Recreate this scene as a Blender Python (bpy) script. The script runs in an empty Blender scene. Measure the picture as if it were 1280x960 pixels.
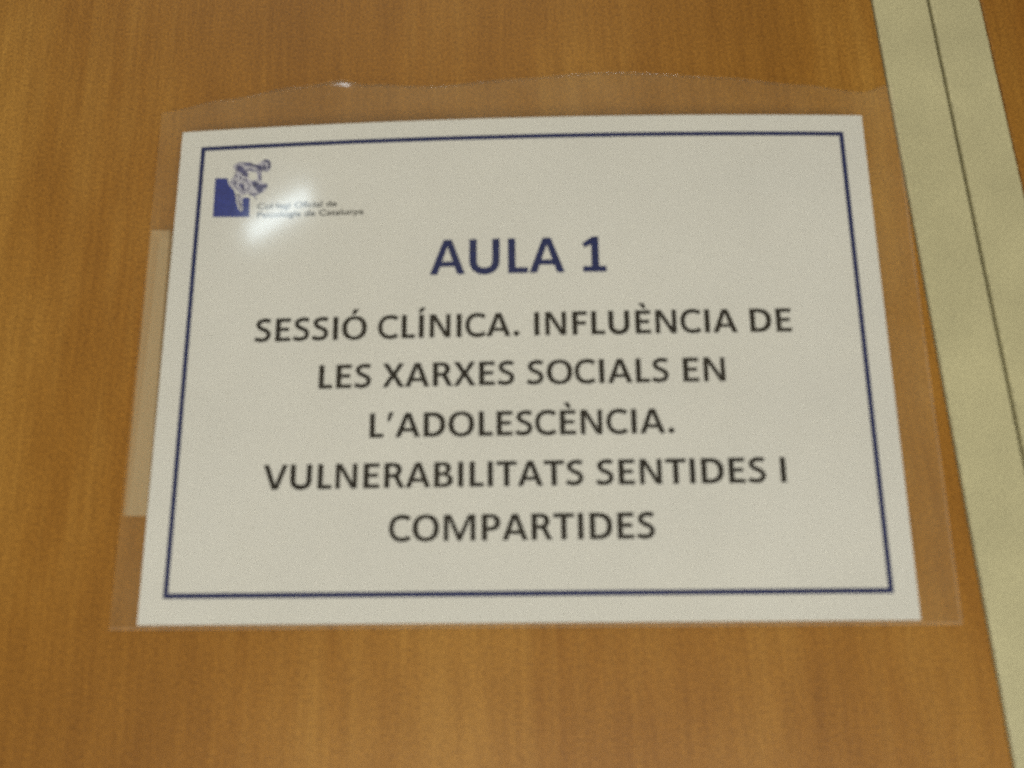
import bpy, bmesh, math
from mathutils import Matrix, Vector, Euler
from math import sin, cos, pi, radians

scene = bpy.context.scene
col = scene.collection

# ------------------------------------------------------------------ camera
MM = 0.001
F_PX = 1042.23                     # focal length in photo pixels (1280 wide)
cd = bpy.data.cameras.new('camera')
cd.sensor_width = 36.0
cd.sensor_fit = 'HORIZONTAL'
cd.lens = F_PX / 1280 * 36.0
cd.clip_start = 0.01
cd.clip_end = 50
cd.dof.use_dof = True              # hand-held phone that missed its focus a little
cd.dof.focus_distance = 0.50
cd.dof.aperture_fstop = 5.2
cam = bpy.data.objects.new('camera', cd)
col.objects.link(cam)
cam.matrix_world = (Matrix.Translation(Vector((3.80, -330.61, -106.04)) * MM)
                    @ Matrix.Rotation(0.02387, 4, 'Z')
                    @ Matrix.Rotation(pi / 2 + 0.28194, 4, 'X')
                    @ Matrix.Rotation(-0.03581, 4, 'Z'))
scene.camera = cam

# ------------------------------------------------------------------ light
world = bpy.data.worlds.new('World')
scene.world = world
world.use_nodes = True
bg = world.node_tree.nodes['Background']
bg.inputs[0].default_value = (1.0, 0.90, 0.74, 1)     # pale corridor walls around
bg.inputs[1].default_value = 0.13


def area(name, loc, target, sx, sy, power, color, roll=0.0):
    ld = bpy.data.lights.new(name, 'AREA')
    ld.shape = 'RECTANGLE'
    ld.size = sx
    ld.size_y = sy
    ld.energy = power
    ld.color = color
    o = bpy.data.objects.new(name, ld)
    col.objects.link(o)
    d = Vector(target) - Vector(loc)
    o.matrix_world = (Matrix.Translation(Vector(loc)) @ d.to_track_quat('-Z', 'Y').to_matrix().to_4x4()
                      @ Matrix.Rotation(roll, 4, 'Z'))
    return o


area('ceiling_panel_light', (-0.25, -1.15, 1.35), (0, 0, -0.1), 1.2, 0.6, 5.5, (1.0, 0.88, 0.66))
area('low_fill_light', (0.05, -1.35, -.93), (0, 0, -.15), 1.5, 0.6, 25.0, (0.98, 0.965, 0.93))  # added fill lamp out of view, brightens the wood towards the bottom
area('ceiling_tube_light', (-0.855, -1.91, 0.85), (-0.1, 0, 0.07), 0.22, 0.055, 0.95, (0.78, 0.92, 1.0), radians(26))

scene.view_settings.view_transform = 'Standard'
scene.view_settings.look = 'None'
scene.view_settings.gamma = 1.0
scene.view_settings.exposure = 0.0
scene.cycles.use_denoising = False    # keep the grain of a dim phone picture
scene.cycles.use_light_tree = False
scene.cycles.use_adaptive_sampling = True
scene.cycles.adaptive_threshold = 0.035
scene.cycles.adaptive_min_samples = 40
scene.cycles.transparent_max_bounces = 16


# ------------------------------------------------------------------ materials
def new_mat(name):
    m = bpy.data.materials.new(name)
    m.use_nodes = True
    nt = m.node_tree
    return m, nt, nt.nodes['Principled BSDF'], nt.nodes, nt.links


def ramp(N, stops):
    r = N.new('ShaderNodeValToRGB')
    e = r.color_ramp.elements
    e[0].position, e[0].color = stops[0][0], (*stops[0][1], 1)
    e[1].position, e[1].color = stops[-1][0], (*stops[-1][1], 1)
    for p, c in stops[1:-1]:
        x = e.new(p)
        x.color = (*c, 1)
    return r


def noise(N, L, vec, scale, detail=4, rough=.55, stretch=None, off=(0, 0, 0)):
    mp = N.new('ShaderNodeMapping')
    mp.inputs['Scale'].default_value = stretch or (1, 1, 1)
    mp.inputs['Location'].default_value = off
    L.new(vec, mp.inputs['Vector'])
    n = N.new('ShaderNodeTexNoise')
    n.inputs['Scale'].default_value = scale
    n.inputs['Detail'].default_value = detail
    n.inputs['Roughness'].default_value = rough
    L.new(mp.outputs[0], n.inputs['Vector'])
    return n.outputs['Fac']


def mixc(N, L, a, b, fac, mode='MIX'):
    x = N.new('ShaderNodeMix')
    x.data_type = 'RGBA'
    x.blend_type = mode
    if isinstance(fac, float):
        x.inputs[0].default_value = fac
    else:
        L.new(fac, x.inputs[0])
    L.new(a, x.inputs[6])
    L.new(b, x.inputs[7])
    return x.outputs[2]


def wood_mat(name, dark, mid, light, off):
    m, nt, b, N, L = new_mat(name)
    tc = N.new('ShaderNodeTexCoord').outputs['Object']
    big = noise(N, L, tc, 11, 4, .55, (1, 1, .42), off)             # broad figure
    streak = noise(N, L, tc, 115, 5, .6, (1, 1, .05), off)        # vertical streaks
    fine = noise(N, L, tc, 420, 3, .6, (1, 1, .06), off)          # pores
    speck = noise(N, L, tc, 1100, 2, .8, (1, 1, .7), off)         # print speckle
    ad = N.new('ShaderNodeMath'); ad.operation = 'MULTIPLY_ADD'
    L.new(big, ad.inputs[0]); ad.inputs[1].default_value = 1.0
    s2 = N.new('ShaderNodeMath'); s2.operation = 'MULTIPLY'
    L.new(streak, s2.inputs[0]); s2.inputs[1].default_value = .34
    L.new(s2.outputs[0], ad.inputs[2])
    r = ramp(N, [(.42, dark), (.66, mid), (.92, light)])
    L.new(ad.outputs[0], r.inputs[0])
    r2 = ramp(N, [(.30, (.78, .74, .70)), (.70, (1.16, 1.18, 1.22))])
    L.new(fine, r2.inputs[0])
    c = mixc(N, L, r.outputs[0], r2.outputs[0], .55, 'MULTIPLY')
    r3 = ramp(N, [(.30, (.40, .38, .40)), (.70, (1.58, 1.60, 1.65))])
    L.new(speck, r3.inputs[0])
    c = mixc(N, L, c, r3.outputs[0], .75, 'MULTIPLY')
    L.new(c, b.inputs['Base Color'])
    b.inputs['Roughness'].default_value = .42
    b.inputs['Specular IOR Level'].default_value = .28
    bp = N.new('ShaderNodeBump')
    bp.inputs['Strength'].default_value = .12
    bp.inputs['Distance'].default_value = .0003
    L.new(fine, bp.inputs['Height'])
    L.new(bp.outputs[0], b.inputs['Normal'])
    return m


def plain_mat(name, c, rough=.6, var=.1, scale=40, spec=.35, speck=0.0, bump=0.0):
    m, nt, b, N, L = new_mat(name)
    tc = N.new('ShaderNodeTexCoord').outputs['Object']
    n = noise(N, L, tc, scale, 4, .55)
    r = ramp(N, [(.3, tuple(v * (1 - var) for v in c)), (.7, tuple(min(1, v * (1 + var)) for v in c))])
    L.new(n, r.inputs[0])
    out = r.outputs[0]
    if speck:
        n2 = noise(N, L, tc, 1600, 2, .7)
        r2 = ramp(N, [(.3, (1 - speck,) * 3), (.7, (1 + speck,) * 3)])
        L.new(n2, r2.inputs[0])
        out = mixc(N, L, out, r2.outputs[0], 1.0, 'MULTIPLY')
    L.new(out, b.inputs['Base Color'])
    b.inputs['Roughness'].default_value = rough
    b.inputs['Specular IOR Level'].default_value = spec
    if bump:
        bp = N.new('ShaderNodeBump')
        bp.inputs['Strength'].default_value = bump
        bp.inputs['Distance'].default_value = .0002
        L.new(noise(N, L, tc, 300, 4, .6), bp.inputs['Height'])
        L.new(bp.outputs[0], b.inputs['Normal'])
    return m


def film_mat(name, haze, haze_col, rough, ior=1.49, ripple=False):
    m = bpy.data.materials.new(name)
    m.use_nodes = True
    N, L = m.node_tree.nodes, m.node_tree.links
    N.clear()
    out = N.new('ShaderNodeOutputMaterial')
    tr = N.new('ShaderNodeBsdfTransparent')
    tr.inputs[0].default_value = (.996, .996, .99, 1)
    df = N.new('ShaderNodeBsdfDiffuse')
    df.inputs[0].default_value = (*haze_col, 1)
    gl = N.new('ShaderNodeBsdfGlossy')
    gl.inputs['Roughness'].default_value = rough
    tc = N.new('ShaderNodeTexCoord').outputs['Object']
    bp = N.new('ShaderNodeBump')                       # slight ripple of hot-rolled plastic
    bp.inputs['Strength'].default_value = .005
    bp.inputs['Distance'].default_value = .0012
    L.new(noise(N, L, tc, 60, 2, .5), bp.inputs['Height'])
    if ripple:
        L.new(bp.outputs[0], gl.inputs['Normal'])
    hz = N.new('ShaderNodeMath'); hz.operation = 'MULTIPLY'
    L.new(noise(N, L, tc, 26, 4, .6), hz.inputs[0]); hz.inputs[1].default_value = haze * 2
    m1 = N.new('ShaderNodeMixShader')
    L.new(hz.outputs[0], m1.inputs[0])
    L.new(tr.outputs[0], m1.inputs[1]); L.new(df.outputs[0], m1.inputs[2])
    fr = N.new('ShaderNodeFresnel'); geo = N.new('ShaderNodeNewGeometry')
    io = N.new('ShaderNodeMapRange')       # a film has air on both sides: no inner total reflection
    io.inputs['To Min'].default_value = ior
    io.inputs['To Max'].default_value = 1 / ior
    L.new(geo.outputs['Backfacing'], io.inputs['Value'])
    L.new(io.outputs[0], fr.inputs[0])
    m2 = N.new('ShaderNodeMixShader')
    L.new(fr.outputs[0], m2.inputs[0])
    L.new(m1.outputs[0], m2.inputs[1]); L.new(gl.outputs[0], m2.inputs[2])
    L.new(m2.outputs[0], out.inputs['Surface'])
    return m


M_wood = wood_mat('cherry_laminate', (.212, .087, .010), (.283, .123, .015), (.375, .187, .031), (0, 0, 0))
M_wood2 = wood_mat('cherry_laminate_red', (.190, .070, .007), (.245, .098, .011), (.30, .14, .02), (3.1, 0, 1.7))
M_edge = plain_mat('pale_edging', (.455, .42, .235), .45, .08, 30, .4, .4, .1)
M_core = plain_mat('dark_core', (.06, .045, .025), .8)
M_paper = plain_mat('white_paper', (.615, .607, .538), .8, .03, 18, .2, .03, .06)
M_black = plain_mat('black_toner', (.008, .007, .005), .7, .35, 900, .2)
M_navy = plain_mat('navy_toner', (.009, .018, .085), .7, .25, 900, .2)
M_blue = plain_mat('blue_toner', (.028, .042, .20), .7, .25, 700, .2)
M_grey = plain_mat('grey_violet_toner', (.085, .085, .16), .7, .5, 500, .2)
M_lav = plain_mat('lavender_toner', (.44, .43, .46), .7, .3, 900, .2)
M_film = film_mat('clear_film', .020, (.80, .68, .42), .095)
M_film_back = film_mat('clear_film_back', .045, (.90, .70, .38), .3, 1.02)
M_film_edge_glint = film_mat('clear_film_edge_glint', .085, (.85, .78, .60), .12)


# ------------------------------------------------------------------ helpers
def link(name, me, mat, parent=None):
    o = bpy.data.objects.new(name, me)
    col.objects.link(o)
    if mat:
        me.materials.append(mat)
    if parent:
        o.parent = parent
    return o


def empty(name, label, cat):
    o = bpy.data.objects.new(name, None)
    o.empty_display_size = .02
    col.objects.link(o)
    o['label'] = label
    o['category'] = cat
    return o


def box(name, x0, x1, y0, y1, z0, z1, mat, parent, bev=.0006):
    bm = bmesh.new()
    bmesh.ops.create_cube(bm, size=1)
    for v in bm.verts:
        v.co = Vector((x0 + (v.co.x + .5) * (x1 - x0), y0 + (v.co.y + .5) * (y1 - y0), z0 + (v.co.z + .5) * (z1 - z0)))
    if bev:
        bmesh.ops.bevel(bm, geom=bm.edges[:], offset=bev, segments=2, profile=.5, affect='EDGES')
    me = bpy.data.meshes.new(name)
    bm.to_mesh(me)
    bm.free()
    return link(name, me, mat, parent)


# ------------------------------------------------------------------ the two door leaves
ZB, ZT = -1.42, .66
XA, XG, XR = .17064, .19644, .22007      # panel edge, gap, far panel edge
left = empty('door_leaf', 'cherry wood door leaf carrying the laminated notice, with pale edging', 'door')
box('panel', -.66, XA - .0002, 0, .040, ZB, ZT, M_wood, left, .0008)
box('edge_strip', XA + .0002, XG - .0006, -.0006, .040, ZB, ZT, M_edge, left, .0010)
box('core_rebate', XA - .004, XA + .004, .0415, .044, ZB, ZT, M_core, left, .0003)
right = empty('door_leaf', 'reddish wood door leaf without any notice, beyond the dark gap', 'door')
box('edge_strip', XG + .0006, XR - .0003, -.0006, .040, ZB, ZT, M_edge, right, .0010)
box('panel', XR + .0003, XR + .80, 0, .040, ZB, ZT, M_wood2, right, .0008)
# astragal behind the gap: stops the light where the leaves meet
box('astragal', XG - .018, XG + .018, .042, .052, ZB, ZT, M_core, right, .001)

# ------------------------------------------------------------------ notice: the sheet's own surface
W, H = 297.0, 210.0
ROT = (Matrix.Rotation(.02795, 3, 'Y') @ Matrix.Rotation(.00057, 3, 'Z') @ Matrix.Rotation(.04562, 3, 'X'))
BULGE = 5.14


def surf(x, z, lift=0.0):
    """sheet coordinates in mm (origin at the paper's middle) -> world; lift is towards the room"""
    b = BULGE * max(0, .5 + z / H) * (1 - (2 * x / W) ** 2)
    return (ROT @ Vector((x, -b - 7 - lift, z))) * MM


sign = empty('laminated_notice', 'white laminated paper notice with blue border and black capitals, on the door', 'notice')
sign.location = surf(0, -106)
INV = Matrix.Translation(-sign.location)


def on_sheet(me, lift=0.0):
    """mesh in flat sheet mm (x, y=height) -> bent onto the sheet, local to the notice"""
    for v in me.vertices:
        v.co = surf(v.co.x, v.co.y, lift + v.co.z) - sign.location
    me.update()


def grid_mesh(name, xs, zs, f):
    verts, faces = [], []
    nx, nz = len(xs), len(zs)
    for side in (0, 1):
        for z in zs:
            for x in xs:
                verts.append(f(x, z, side) - sign.location)
    def vid(s, i, j):
        return s * nx * nz + j * nx + i
    for j in range(nz - 1):
        for i in range(nx - 1):
            faces.append((vid(0, i, j), vid(0, i + 1, j), vid(0, i + 1, j + 1), vid(0, i, j + 1)))
            faces.append((vid(1, i, j), vid(1, i, j + 1), vid(1, i + 1, j + 1), vid(1, i + 1, j)))
    ring = [(i, 0) for i in range(nx)] + [(nx - 1, j) for j in range(1, nz)] + \
           [(i, nz - 1) for i in range(nx - 2, -1, -1)] + [(0, j) for j in range(nz - 2, 0, -1)]
    for k in range(len(ring)):          # rim with vertices of its own, so that it shades apart from the faces
        a, b = ring[k], ring[(k + 1) % len(ring)]
        n0 = len(verts)
        verts += [verts[vid(0, *a)], verts[vid(1, *a)], verts[vid(1, *b)], verts[vid(0, *b)]]
        faces.append((n0, n0 + 1, n0 + 2, n0 + 3))
    me = bpy.data.meshes.new(name)
    me.from_pydata(verts, [], faces)
    for p in me.polygons:
        p.use_smooth = True
    me.update()
    return me


def lin(a, b, n):
    return [a + (b - a) * i / n for i in range(n + 1)]


# paper
pm = grid_mesh('paper_sheet', lin(-W / 2, W / 2, 60), lin(-H / 2, H / 2, 30),
               lambda x, z, s: surf(x, z, 0 if s == 0 else -.15))
paper = link('paper_sheet', pm, M_paper, sign)

# clear pouch, wider than the paper, its loose top edge curling off the door
TOP = [(-160, 115.5), (-130, 120), (-98, 124.3), (-78, 126.2), (-66, 123.5), (-37, 121.5), (0, 123.6), (36, 125.2), (88, 122.5),
       (123, 119.5), (150, 116.5), (163.5, 120.6)]


def top_z(x):
    for (a, za), (b, zb) in zip(TOP, TOP[1:]):
        if a <= x <= b:
            t = (x - a) / (b - a)
            t = t * t * (3 - 2 * t)
            return za + (zb - za) * t
    return TOP[0][1] if x < 0 else TOP[-1][1]


X0, X1, Z0, ZM = -159.3, 163.6, -106.7, 105.6
LAMP = Vector((-.86, -1.91, .86)) / MM
GX, GZ = -78.3, 125.0
# slope of the little crease at the top edge that throws back the tube light
_p = surf(GX, GZ) / MM
_n = ((LAMP - _p).normalized() + (Vector(cam.matrix_world.translation) / MM - _p).normalized()).normalized()
_nl = ROT.inverted() @ _n
SX, SZ = _nl.x / -_nl.y, _nl.z / -_nl.y      # d(depth)/dx, d(depth)/dz wanted, depth towards the door


BX = 8 * BULGE * (.5 + GZ / H) * -GX / W ** 2          # slopes the bulge already has there
BZ = BULGE / H * (1 - (2 * GX / W) ** 2)


def fall(d, r):
    d = max(0.0, min(1.0, d / r))
    return 1 - d * d * (3 - 2 * d)


def pouch_pt(x, v, side):
    # v: 0..1 up to the paper's top, 1..2 the free flap
    curl = 0
    if v <= 1:
        z = Z0 + (ZM - Z0) * v
    else:
        t = v - 1
        z = ZM + (top_z(x) - ZM) * t
        curl = 1.6 * t * t * fall(abs(x - 60), 90)
    # the two films part round the paper and meet in the sealed margin
    out = max(abs(x) - 148.5, abs(z) - 105, 0)
    k = .15 + .85 * fall(out, 16)
    lift = -.07 + (.25 if side == 0 else -.30) * k + curl
    w = math.exp(-((x - GX) / 10.0) ** 2 - ((z - GZ) / 5.0) ** 2)
    lift += w * ((-SX - BX) * (x - GX) + (-SZ - BZ) * (z - GZ))
    p = surf(x, z, lift)
    if p.y > -.0004:
        p.y = -.0004 if side == 0 else -.0001
    return p


vs = [0, .0045] + lin(0, 1, 40)[1:] + lin(1, 2, 30)[1:-1] + [1.95, 2]
xs = sorted(set(lin(X0, X1, 120) + lin(-98, -58, 60) + [X0 + .8, X1 - .8]))
fm = grid_mesh('plastic_pouch', xs, vs, pouch_pt)
pouch = link('plastic_pouch', fm, M_film, sign)
fm.materials.append(M_film_back)       # the inner faces sealed together lose their own gloss
for p in fm.polygons:
    if p.index >= 2 * (len(xs) - 1) * (len(vs) - 1) or p.index % 2:
        p.material_index = 1
fm.materials.append(M_film_edge_glint)
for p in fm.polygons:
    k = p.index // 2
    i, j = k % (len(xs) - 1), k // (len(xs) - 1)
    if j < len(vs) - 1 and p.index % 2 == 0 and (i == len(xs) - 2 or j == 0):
        p.material_index = 2        # pale edge reflection, painted in as extra haze


# ------------------------------------------------------------------ printing
def outlines_mesh(name, polys):
    """filled flat mesh from closed outlines (inner outlines are holes)"""
    cu = bpy.data.curves.new(name, 'CURVE')
    cu.dimensions = '2D'
    cu.fill_mode = 'BOTH'
    for pts in polys:
        sp = cu.splines.new('POLY')
        sp.points.add(len(pts) - 1)
        for q, (x, y) in zip(sp.points, pts):
            q.co = (x, y, 0, 1)
        sp.use_cyclic_u = True
    return curve_to_mesh(name, cu)


def curve_to_mesh(name, cu):
    o = bpy.data.objects.new(name, cu)
    col.objects.link(o)
    dg = bpy.context.evaluated_depsgraph_get()
    dg.update()
    me = bpy.data.meshes.new_from_object(o.evaluated_get(dg))
    bpy.data.objects.remove(o)
    bpy.data.curves.remove(cu)
    me.name = name
    return me


def arc(cx, cy, rx, ry, a0, a1, n=18, e=2.25):
    out = []
    for i in range(n + 1):
        a = radians(a0 + (a1 - a0) * i / n)
        c, s = cos(a), sin(a)
        out.append((cx + rx * math.copysign(abs(c) ** (2 / e), c), cy + ry * math.copysign(abs(s) ** (2 / e), s)))
    return out


def spline(pts, n=6):
    out = []
    P = [pts[0]] + pts + [pts[-1]]
    for k in range(1, len(P) - 2):
        p0, p1, p2, p3 = P[k - 1:k + 3]
        for i in range(n):
            t = i / n
            out.append(tuple(.5 * (2 * p1[d] + (p2[d] - p0[d]) * t + (2 * p0[d] - 5 * p1[d] + 4 * p2[d] - p3[d]) * t * t
                                   + (3 * p1[d] - p0[d] - 3 * p2[d] + p3[d]) * t ** 3) for d in (0, 1)))
    out.append(pts[-1])
    return out


def ribbon(c, w):
    a, b = [], []
    for i, (x, y) in enumerate(c):
        x0, y0 = c[max(0, i - 1)]
        x1, y1 = c[min(len(c) - 1, i + 1)]
        d = math.hypot(x1 - x0, y1 - y0)
        nx, ny = -(y1 - y0) / d * w / 2, (x1 - x0) / d * w / 2
        a.append((x + nx, y + ny))
        b.append((x - nx, y - ny))
    return a + b[::-1]


def rect(x0, y0, x1, y1):
    return [(x0, y0), (x1, y0), (x1, y1), (x0, y1)]


T_, V_ = .162, .196          # bar and stem thickness, cap height = 1
l, r_ = .113, .113 + V_
G = {
    'I': (.415, [rect(l, 0, r_, 1)]),
    'L': (.657, [[(l, 0), (.63, 0), (.63, T_), (r_, T_), (r_, 1), (l, 1)]]),
    'E': (.758, [[(l, 0), (.70, 0), (.70, T_), (r_, T_), (r_, .44), (.64, .44), (.64, .59), (r_, .59), (r_, 1 - T_), (.695, 1 - T_), (.695, 1), (l, 1)]]),
    'F': (.713, [[(l, 0), (r_, 0), (r_, .42), (.63, .42), (.63, .575), (r_, .575), (r_, 1 - T_), (.675, 1 - T_), (.675, 1), (l, 1)]]),
    'T': (.769, [[(.385 - V_ / 2, 0), (.385 + V_ / 2, 0), (.385 + V_ / 2, 1 - T_), (.755, 1 - T_), (.755, 1), (.015, 1), (.015, 1 - T_), (.385 - V_ / 2, 1 - T_)]]),
    'A': (.941, [[(.01, 0), (.365, 1), (.58, 1), (.93, 0), (.73, 0), (.653, .225), (.283, .225), (.208, 0)], [(.33, .37), (.606, .37), (.468, .80)]]),
    'V': (.90, [[(.0, 1), (.20, 1), (.455, .22), (.71, 1), (.90, 1), (.56, 0), (.34, 0)]]),
    'X': (.85, [[(.02, 1), (.23, 1), (.43, .645), (.625, 1), (.825, 1), (.54, .51), (.845, 0), (.63, 0), (.42, .38), (.21, 0), (.005, 0), (.31, .505)]]),
    'N': (1.023, [[(l, 0), (l, 1), (.335, 1), (.735, .265), (.735, 1), (.908, 1), (.908, 0), (.70, 0), (.286, .75), (.286, 0)]]),
    'M': (1.357, [[(l, 0), (l, 1), (.37, 1), (.68, .26), (.99, 1), (1.245, 1), (1.245, 0), (1.067, 0), (1.067, .82), (.745, 0), (.61, 0), (.288, .82), (.288, 0)]]),
    'U': (1.0, [ribbon([(.20, 1), (.20, .7), (.20, .48)] + arc(.50, .39, .30, .315, 180, 360, 20, 2.3)[1:-1] + [(.80, .48), (.80, .7), (.80, 1)], V_)]),
    'O': (1.05, [arc(.525, .5, .478, .517, 0, 360, 44)[:-1], arc(.525, .5, .285, .365, 0, 360, 44)[:-1]]),
    'C': (.822, [ribbon(arc(.50, .5, .385, .438, 48, 312, 30), .172)]),
    'D': (.978, [[(l, 0), (l, 1), (.36, 1)] + arc(.40, .5, .515, .5, 90, -90, 26, 2.4) + [(.36, 0)],
                 [(r_, T_), (r_, 1 - T_), (.36, 1 - T_)] + arc(.39, .5, .33, .5 - T_, 90, -90, 26, 2.4) + [(.36, T_)]]),
    'P': (.826, [[(l, 0), (l, 1)] + arc(.42, .68, .355, .32, 90, -90, 20, 2.3) + [(r_, .36), (r_, 0)],
                 [(r_, .51), (r_, .855)] + arc(.40, .6825, .18, .1725, 90, -90, 16, 2.3)]),
    'R': (.874, [[(l, 0), (l, 1)] + arc(.42, .71, .335, .29, 90, -52, 20, 2.3) + [(.70, .33), (.86, 0), (.655, 0), (.52, .31), (.46, .40), (.40, .415), (r_, .415), (r_, 0)],
                 [(r_, .555), (r_, .855)] + arc(.40, .705, .165, .15, 90, -90, 16, 2.3)]),
    'B': (.871, [[(l, 0), (l, 1)] + arc(.42, .755, .31, .245, 90, -50, 16, 2.3) + arc(.43, .275, .375, .275, 58, -90, 20, 2.3),
                 [(r_, .595), (r_, .86)] + arc(.40, .7275, .14, .1325, 90, -90, 14), [(r_, .14), (r_, .455)] + arc(.42, .2975, .19, .1575, 90, -90, 14)]),
    'S': (.735, [ribbon(spline([(.635, .885), (.50, .925), (.36, .925), (.205, .85), (.17, .725), (.25, .60), (.40, .52), (.545, .42), (.585, .275),
                                (.51, .13), (.35, .075), (.19, .09), (.06, .145)]), .170)]),
    '1': (.787, [[(.115, 0), (.115, T_), (.335, T_), (.335, .79), (.165, .69), (.10, .82), (.365, 1.01), (.53, 1.01), (.53, T_), (.72, T_), (.72, 0)]]),
    '.': (.415, [arc(.205, .11, .115, .115, 0, 360, 18, 2)[:-1]]),
    "'": (.40, [[(.09, .66), (.20, .66), (.345, 1.03), (.165, 1.03)]]),
    ' ': (.351, []),
}


def accent(cx, slope):
    return [(cx - .10 * slope, 1.075), (cx + .035 * slope, 1.075), (cx + .19 * slope, 1.31), (cx - .02 * slope, 1.31)]


G['Ó'] = (G['O'][0], G['O'][1] + [accent(.50, 1)])
G['Í'] = (G['I'][0], G['I'][1] + [accent(.19, 1)])
G['È'] = (G['E'][0], G['E'][1] + [accent(.44, -1)])


def text_line(name, text, xl, xr, zl, zr, cap, mat, label=None):
    pen, polys = 0.0, []
    for ch in text:
        adv, ps = G[ch]
        polys += [[(x + pen, y) for x, y in p] for p in ps]
        pen += adv
    lo = min(x for p in polys for x, _ in p)
    hi = max(x for p in polys for x, _ in p)
    sx = (xr - xl) / (hi - lo)
    out = []
    for p in polys:
        out.append([(xl + (x - lo) * sx, zl + (zr - zl) * (x - lo) / (hi - lo) + y * cap) for x, y in p])
    me = outlines_mesh(name, out)
    on_sheet(me, .08)
    o = link(name, me, mat, paper)
    if label:
        o['label'] = label
    return o


text_line('printed_heading', 'AULA 1', -37.3, 36.0, 34.4, 34.4, 15.3, M_navy, 'large navy heading AULA 1')
text_line('printed_text_line', 'SESSIÓ CLÍNICA. INFLUÈNCIA DE', -110.0, 110.2, 7.2, 7.8, 9.9, M_black)
text_line('printed_text_line', 'LES XARXES SOCIALS EN', -82.1, 82.0, -13.1, -12.5, 9.9, M_black)
text_line('printed_text_line', "L'ADOLESCÈNCIA.", -60.7, 60.6, -33.5, -33.2, 9.9, M_black)
text_line('printed_text_line', 'VULNERABILITATS SENTIDES I', -102.8, 103.0, -53.7, -53.1, 9.9, M_black)
text_line('printed_text_line', 'COMPARTIDES', -52.0, 51.1, -74.3, -74.1, 10.1, M_black)

# border: a bent ring cut into short lengths so that it follows the sheet
def strip(x0, z0, x1, z1, n=40):
    """flat bar cut across into n pieces, returned as quads"""
    qs = []
    horiz = abs(x1 - x0) > abs(z1 - z0)
    for i in range(n):
        if horiz:
            a, b = x0 + (x1 - x0) * i / n, x0 + (x1 - x0) * (i + 1) / n
            qs.append([(a, z0), (b, z0), (b, z1), (a, z1)])
        else:
            a, b = z0 + (z1 - z0) * i / n, z0 + (z1 - z0) * (i + 1) / n
            qs.append([(x0, a), (x1, a), (x1, b), (x0, b)])
    return qs


BW = .98
qs = (strip(-139.3, 96.1 - BW, 139.6, 96.1 + BW) + strip(-139.3, -94.2 - BW, 139.6, -94.2 + BW)
      + strip(-139.3, -94.2 + BW, -139.3 + 2 * BW, 96.1 - BW, 30) + strip(139.6 - 2 * BW, -94.2 + BW, 139.6, 96.1 - BW, 30))
me = bpy.data.meshes.new('printed_border')
me.from_pydata([(x, z, 0) for q in qs for x, z in q], [], [tuple(range(4 * i, 4 * i + 4)) for i in range(len(qs))])
on_sheet(me, .08)
link('printed_border', me, M_navy, paper)


# emblem: blue square with a sculpted head rising from it (outlines in enlarged photo pixels)
def logo_pt(X, Y):
    px, py = 255 + X / 10.67, 190 + Y / 10.67
    return (-132.07 + .3538 * (px - 268.5) + .0283 * (py - 223), 81.79 - .0158 * (px - 268.5) - .376 * (py - 223))


def blob(*pts):
    c = list(pts) + [pts[0]]
    s = []
    P = [pts[-1]] + list(pts) + [pts[0], pts[1]]
    for k in range(1, len(P) - 2):
        p0, p1, p2, p3 = P[k - 1:k + 3]
        for i in range(4):
            t = i / 4
            s.append(tuple(.5 * (2 * p1[d] + (p2[d] - p0[d]) * t + (2 * p0[d] - 5 * p1[d] + 4 * p2[d] - p3[d]) * t * t
                                 + (3 * p1[d] - p0[d] - 3 * p2[d] + p3[d]) * t ** 3) for d in (0, 1)))
    return [logo_pt(*q) for q in s]


def sharp(*pts):
    return [logo_pt(*q) for q in pts]


sq = outlines_mesh('emblem_square', [sharp((152, 352), (318, 352), (330, 430), (372, 478), (412, 530), (425, 600), (438, 690), (462, 760), (500, 800), (522, 760),
                                           (512, 690), (520, 612), (612, 612), (606, 868), (118, 868), (135, 600))])
on_sheet(sq, .08)
emb = link('emblem_square', sq, M_blue, paper)
wash = outlines_mesh('emblem_shading', [
    blob((395, 200), (440, 160), (560, 140), (640, 150), (720, 165), (800, 110), (880, 105), (905, 170), (880, 255), (800, 260), (765, 330), (770, 400),
         (850, 430), (840, 500), (760, 560), (660, 590), (560, 560), (510, 590), (440, 520), (350, 440), (345, 385), (400, 340), (420, 270)),
    blob((610, 270), (690, 270), (720, 330), (690, 380), (620, 370), (580, 320)),
    blob((450, 600), (505, 600), (505, 690), (510, 770), (480, 750), (455, 690))])
on_sheet(wash, .06)
link('emblem_shading', wash, M_lav, paper)
ink = outlines_mesh('emblem_head', [
    blob((440, 190), (480, 175), (520, 195), (555, 245), (600, 300), (590, 335), (535, 320), (490, 275), (445, 250)),
    blob((540, 160), (620, 155), (700, 175), (770, 180), (800, 225), (740, 250), (700, 205), (630, 190), (560, 182)),
    blob((800, 110), (860, 105), (902, 155), (890, 240), (862, 215), (865, 150), (830, 135)),
    blob((790, 190), (840, 195), (850, 230), (800, 235)),
    blob((640, 400), (700, 395), (760, 440), (840, 432), (850, 470), (795, 500), (780, 545), (725, 540), (690, 490), (650, 440)),
    blob((470, 430), (520, 425), (545, 470), (550, 540), (525, 520), (490, 480)),
    blob((475, 340), (505, 340), (505, 362), (478, 362)),
    blob((395, 385), (440, 395), (450, 415), (405, 412)),
    blob((600, 545), (660, 560), (740, 552), (690, 580), (620, 578)),
    blob((735, 290), (765, 300), (775, 380), (750, 385), (740, 340)),
    blob((610, 220), (650, 228), (655, 250), (615, 245)),
    blob((425, 560), (470, 575), (500, 590), (470, 600), (440, 585))])
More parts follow.
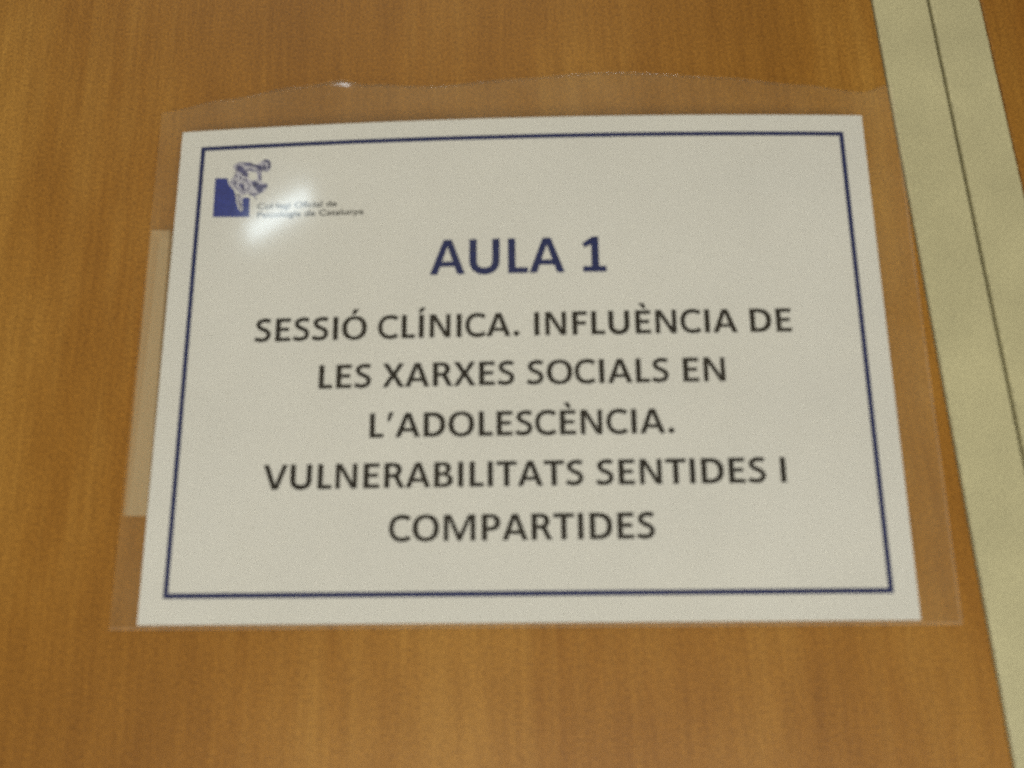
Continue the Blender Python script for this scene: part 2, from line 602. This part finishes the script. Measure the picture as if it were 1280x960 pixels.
on_sheet(ink, .10)
lines = [[(400, 190), (470, 150), (560, 145), (650, 150)], [(560, 260), (600, 235), (660, 262), (715, 250)], [(380, 360), (430, 330), (500, 300)],
         [(350, 400), (420, 450), (480, 520), (560, 570)], [(560, 360), (590, 420), (640, 470), (650, 530)], [(700, 260), (740, 270), (800, 255), (870, 265)],
         [(400, 430), (460, 450), (500, 520)], [(620, 440), (600, 500), (560, 520)], [(440, 280), (410, 320), (450, 350)], [(520, 360), (560, 390), (600, 385)],
         [(440, 620), (470, 690), (495, 770)], [(480, 620), (490, 690), (505, 760)], [(780, 140), (820, 165), (790, 200)], [(660, 590), (700, 615), (690, 640)]]
fine = outlines_mesh('emblem_line', [[logo_pt(*q) for q in ribbon(spline(c), 11)] for c in lines])
on_sheet(fine, .12)
link('emblem_line', fine, M_grey, paper)
link('emblem_head', ink, M_grey, paper)


def small_text(text, xl, xr, z, cap):
    cu = bpy.data.curves.new('printed_caption', 'FONT')
    cu.body = text
    cu.size = 1
    cu.fill_mode = 'FRONT'
    cu.offset = .012
    me = curve_to_mesh('printed_caption', cu)
    lo = min(v.co.x for v in me.vertices)
    hi = max(v.co.x for v in me.vertices)
    k = cap / .72
    for v in me.vertices:
        v.co = Vector((xl + (v.co.x - lo) * (xr - xl) / (hi - lo), z + v.co.y * k, 0))
    on_sheet(me, .08)
    return link('printed_caption', me, M_black, paper)


small_text('Col·legi Oficial de', -112.2, -77.6, 66.4, 2.7)
small_text('Psicologia de Catalunya', -112.0, -65.8, 62.4, 2.7)

# ------------------------------------------------------------------ mounting tape between pouch and door
mt = bpy.data.materials.new('foam_tape')
mt.use_nodes = True
N, L = mt.node_tree.nodes, mt.node_tree.links
b = N['Principled BSDF']
b.inputs['Base Color'].default_value = (.72, .58, .33, 1)
b.inputs['Roughness'].default_value = .7
b.inputs['Alpha'].default_value = .28
TP = [(-158.9, 59.1), (-150.6, 58.7), (-149.2, -63.0), (-158.4, -62.9)]
n = 14
verts, faces = [], []
for i in range(n + 1):
    t = i / n
    a = [TP[0][k] + (TP[3][k] - TP[0][k]) * t for k in (0, 1)]
    c = [TP[1][k] + (TP[2][k] - TP[1][k]) * t for k in (0, 1)]
    fa, fc = surf(a[0], a[1], -.7), surf(c[0], c[1], -.7)
    verts += [fa, fc, Vector((fc.x, -.0002, fc.z)), Vector((fa.x, -.0002, fa.z))]
for i in range(n):
    o = 4 * i
    for k in range(4):
        faces.append((o + k, o + (k + 1) % 4, o + 4 + (k + 1) % 4, o + 4 + k))
faces += [(3, 2, 1, 0), (4 * n, 4 * n + 1, 4 * n + 2, 4 * n + 3)]
me = bpy.data.meshes.new('mounting_tape')
me.from_pydata(verts, [], faces)
bm = bmesh.new(); bm.from_mesh(me); bmesh.ops.recalc_face_normals(bm, faces=bm.faces[:]); bm.to_mesh(me); bm.free()
tape = link('mounting_tape', me, mt)
tape['label'] = 'narrow pale translucent tape strip behind the clear edge of the notice'
tape['category'] = 'tape'
